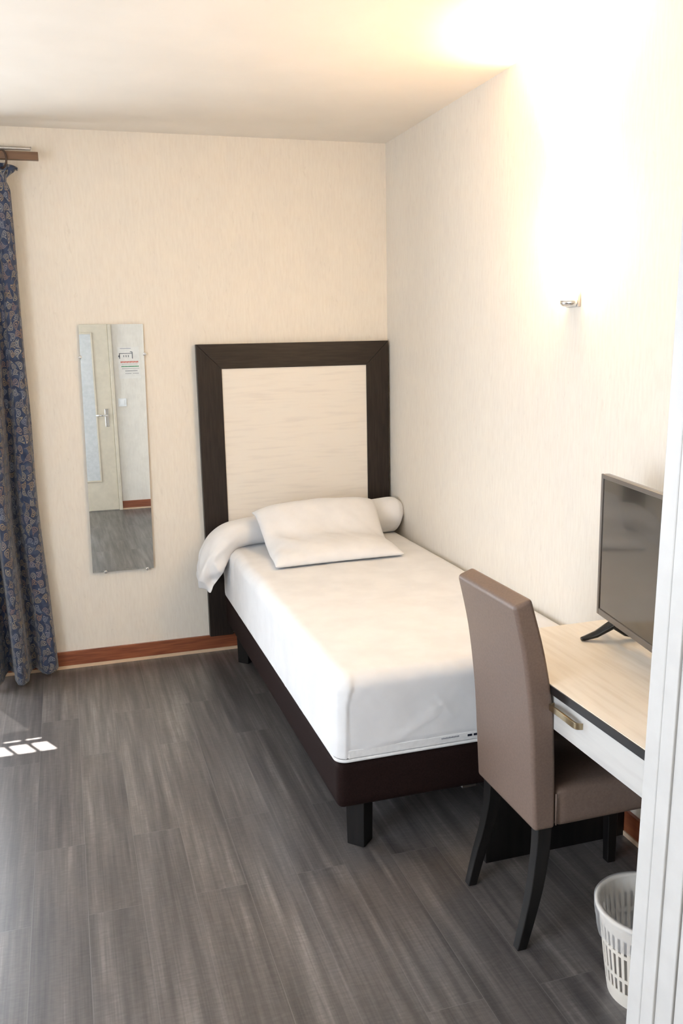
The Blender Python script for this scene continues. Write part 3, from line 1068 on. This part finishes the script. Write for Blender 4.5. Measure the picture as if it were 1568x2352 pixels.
obj('bezel', bm, M['tv_body'], tv, bevel=0.002)
obj('screen', tvbox(bz-0.001, TW-bz+0.001, 0.0, 0.003, TZ0+0.018, TZ1-bz+0.001), M['tv_screen'], tv)
# round emblem and two letters on the lower bezel
bm = bmesh.new()
c0 = Vector(tvp(0.355, -0.0036, TZ0+0.0095))
ringv = []
for k in range(20):
    t = 2*math.pi*k/20
    ringv.append(bm.verts.new(tvp(0.355+0.0055*math.cos(t), -0.0036, TZ0+0.0095+0.0055*math.sin(t))))
bm.faces.new(ringv)
obj('emblem', bm, M['logo'], tv)
bm = bmesh.new()
def lbar(a0, a1, z0, z1):
    v = [bm.verts.new(tvp(a, -0.0036, z)) for a, z in ((a0, z0), (a1, z0), (a1, z1), (a0, z1))]
    bm.faces.new(v)
zb = TZ0+0.0055
la = 0.364
lbar(la, la+0.0016, zb, zb+0.008); lbar(la, la+0.0055, zb, zb+0.0016)
ga = la+0.0075
lbar(ga, ga+0.0016, zb, zb+0.008); lbar(ga, ga+0.0065, zb, zb+0.0016); lbar(ga, ga+0.0065, zb+0.0064, zb+0.008)
lbar(ga+0.0049, ga+0.0065, zb, zb+0.0045); lbar(ga+0.0032, ga+0.0065, zb+0.0035, zb+0.0048)
obj('logo_letters', bm, M['logo'], tv)
# splayed feet
def tv_foot(a, sgn):
    pts = []
    for (ta, w_, zc, h_) in ((-0.075, 0.008, 0.0052, 0.0050), (-0.068, 0.012, 0.0065, 0.0062), (-0.035, 0.016, 0.020, 0.010), (0.005, 0.019, 0.048, 0.014), (0.015, 0.020, 0.062, 0.014)):
        sh = sgn*(-0.018)*(-ta/0.075)
        r = []
        for k in range(10):
            t = 2*math.pi*k/10
            r.append(tvp(a+sh+w_*math.cos(t), ta, DZ+zc+h_*math.sin(t)))
        pts.append(r)
    for (ta, w_, zc, h_) in ():
        pass
    return loft(pts)
def tv_foot_back(a, sgn):
    pts = []
    for (ta, w_, zc, h_) in ((0.005, 0.019, 0.052, 0.012), (0.045, 0.015, 0.022, 0.009), (0.095, 0.012, 0.0062, 0.0060)):
        r = []
        for k in range(10):
            t = 2*math.pi*k/10
            r.append(tvp(a+w_*math.cos(t), ta, DZ+zc+h_*math.sin(t)))
        pts.append(r)
    return loft(pts)
for a, sg in ((0.085, 1), (TW-0.085, -1)):
    ft = obj('foot', tv_foot(a, sg), M['black_gloss'], tv, smooth=True)
    obj('foot_heel', tv_foot_back(a, sg), M['black_gloss'], ft, smooth=True)

# ------------------------------------------------------------------ chair
CY0, CY1 = -2.652, -2.318
ch = thing('dining_chair', 'high backed taupe faux leather chair with black legs at the desk', 'chair', (-0.36, -2.485, 0))
rear = catmull([(-0.582, 0.352, 0), (-0.590, 0.50, 0), (-0.599, 0.65, 0), (-0.620, 0.82, 0), (-0.652, 0.967, 0)], 5)
front = catmull([(-0.603, 0.985, 0), (-0.562, 0.84, 0), (-0.536, 0.70, 0), (-0.525, 0.55, 0), (-0.520, 0.352, 0)], 5)
pts = [(p.x, p.y) for p in rear]+[(p.x, p.y) for p in front]
obj('backrest', prism(pts, 'y', CY0, CY1), M['leather'], ch, bevel=0.011, seg=4, angle=40)
seat = rounded_box(-0.519, -0.115, CY0+0.002, CY1-0.002, 0.350, 0.462, 0.020, 0.016,
                   fn=lambda p, n: p+Vector((0, 0, (0.012*math.cos((p.x+0.31)*7)*math.cos((p.y+2.485)*8)-0.004) if n.z > 0.5 else 0)))
obj('seat', seat, M['leather'], ch, smooth=True)
bm = bmesh.new()
for (x0, x1, z0) in ((-0.517, -0.514, 0.356),):
    pass
cyl(bm, (-0.5195, CY0+0.0005, 0.362), (-0.5205, CY0+0.0005, 0.450), 0.0022, n=8)
obj('seam', bm, M['leather'], ch, smooth=True)
bm = bmesh.new()
cyl(bm, (-0.5195, CY1-0.0005, 0.362), (-0.5205, CY1-0.0005, 0.450), 0.0022, n=8)
obj('seam', bm, M['leather'], ch, smooth=True)
def chair_leg(path):
    rings = []
    for (x, y, z, hx, hy_) in path:
        rings.append([(x-hx, y-hy_, z), (x+hx, y-hy_, z), (x+hx, y+hy_, z), (x-hx, y+hy_, z)])
    return loft(rings)
for (yt, yb) in ((CY0+0.028, -2.622), (CY1-0.028, -2.318)):
    pth = [(-0.545, yt, 0.356, 0.020, 0.019), (-0.548, yt, 0.28, 0.0195, 0.018), (-0.560, (yt+yb)/2, 0.18, 0.0180, 0.0165), (-0.578, yb, 0.09, 0.0160, 0.015), (-0.601, yb, 0.0, 0.0140, 0.0135)]
    pc = catmull([p[:3] for p in pth], 5)
    pr_ = catmull([(p[3], p[4], 0) for p in pth], 5)
    obj('leg', chair_leg([(c.x, c.y, c.z, r.x, r.y) for c, r in zip(pc, pr_)]), M['black_wood'], ch, bevel=0.003)
for yt in (CY0+0.030, CY1-0.030):
    obj('leg', chair_leg([(-0.145, yt, 0.352, 0.019, 0.019), (-0.142, yt, 0.0, 0.014, 0.014)]), M['black_wood'], ch, bevel=0.003)

# ------------------------------------------------------------------ waste bin with liner
BCX, BCY = -0.378, -2.862
RB, RT, HB_ = 0.094, 0.124, 0.238
wb = thing('waste_bin', 'cream slotted plastic wastebasket with clear liner under the desk end', 'waste bin', (BCX, BCY, 0))
def rad(z):
    return RB+(RT-RB)*(z/HB_)**0.9
levels = [0.0, 0.012, 0.030, 0.040, 0.074, 0.083, 0.144, 0.153, 0.196, 0.210, 0.228, 0.238]
slots = {(0.040, 0.074), (0.083, 0.144), (0.153, 0.196)}
NC = 44
bm = bmesh.new()
ang = []
for c in range(NC):
    a = 2*math.pi*c/NC
    ang += [a, a+2*math.pi/NC*0.50]
rows = [[bm.verts.new((BCX+rad(z)*math.cos(a), BCY+rad(z)*math.sin(a), z)) for a in ang] for z in levels]
for k in range(len(levels)-1):
    for i in range(len(ang)):
        if (levels[k], levels[k+1]) in slots and i % 2 == 0:
            continue
        j = (i+1) % len(ang)
        bm.faces.new((rows[k][i], rows[k][j], rows[k+1][j], rows[k+1][i]))
cv = bm.verts.new((BCX, BCY, 0.004))
for i in range(len(ang)):
    bm.faces.new((rows[0][i], cv, rows[0][(i+1) % len(ang)]))
b_ = obj('basket', bm, M['bin'], wb)
s_ = b_.modifiers.new('solid', 'SOLIDIFY'); s_.thickness = 0.0022; s_.offset = -1
bm = bmesh.new()
torus(bm, (BCX, BCY, HB_-0.002), RT+0.0015, 0.0062, n=72, k=12, axis='z')
obj('rim', bm, M['bin'], wb, smooth=True)
# liner: inside the basket, folded over the rim, crinkled
def liner_prof():
    return [(RB-0.012, 0.015, 1), (rad(0.08)-0.008, 0.08, 1), (rad(0.15)-0.006, 0.15, 1), (rad(0.21)-0.005, 0.21, 0.8), (RT-0.006, 0.238, 0.3), (RT+0.000, 0.2445, 0.2),
            (RT+0.0095, 0.242, 0.2), (RT+0.0095, 0.226, 0.5), (RT+0.005, 0.205, 0.9), (RT+0.0025, 0.185, 1.1), (RT+0.000, 0.168, 1.2)]
rings = []
for (r, z, cr) in liner_prof():
    ring = []
    for i in range(144):
        a = 2*math.pi*i/144
        rr_ = r+cr*0.0045*nz3(math.cos(a)*5, math.sin(a)*5, z*12)-(0.004*cr*abs(math.sin(a*17+z*9)) if z < 0.24 and r < RT-0.004 else 0)
        zz = z+(0.010*nz3(math.cos(a)*3, math.sin(a)*3, 7) if cr > 1.05 else 0)
        ring.append((BCX+rr_*math.cos(a), BCY+rr_*math.sin(a), zz))
    rings.append(ring)
obj('liner', loft(rings, caps=False), M['bag'], wb, smooth=True)

# ------------------------------------------------------------------ wall lamp
LY = -1.825
la_ = thing('wall_lamp', 'lit frosted glass wall lamp glowing warm on the right wall', 'wall lamp', (0, LY, 1.72))
prof = [(0.034, 1.728), (0.048, 1.78), (0.066, 1.85), (0.082, 1.93), (0.094, 2.01), (0.100, 2.08)]
sh = lathe(prof, -0.012, LY, 28, math.pi/2, 1.5*math.pi)
so = obj('lamp_shade', sh, M['shade'], la_, smooth=True)
sm = so.modifiers.new('solid', 'SOLIDIFY'); sm.thickness = 0.003
obj('back_plate', bx(-0.012, 0, LY-0.038, LY+0.038, 1.705, 1.95), M['white_paint'], la_, bevel=0.003)
sh = lathe([(0.001, 1.706), (0.030, 1.708), (0.037, 1.716), (0.038, 1.727), (0.030, 1.729)], -0.012, LY, 24, math.pi/2, 1.5*math.pi)
o_ = obj('lamp_cup', sh, M['metal'], la_, smooth=True)
sm = o_.modifiers.new('solid', 'SOLIDIFY'); sm.thickness = 0.002
lamp = light('wall_lamp_bulb', 'SPOT', (-0.052, LY, 1.97), 78.0, (1.0, 0.73, 0.36), shadow_soft_size=0.03, spot_size=math.radians(82), spot_blend=0.35)
lamp.rotation_euler = Vector((-0.16, 0.05, 1)).to_track_quat('-Z', 'Y').to_euler()
lamp.parent = la_
lamp.matrix_parent_inverse = Matrix.Translation(la_.location).inverted()
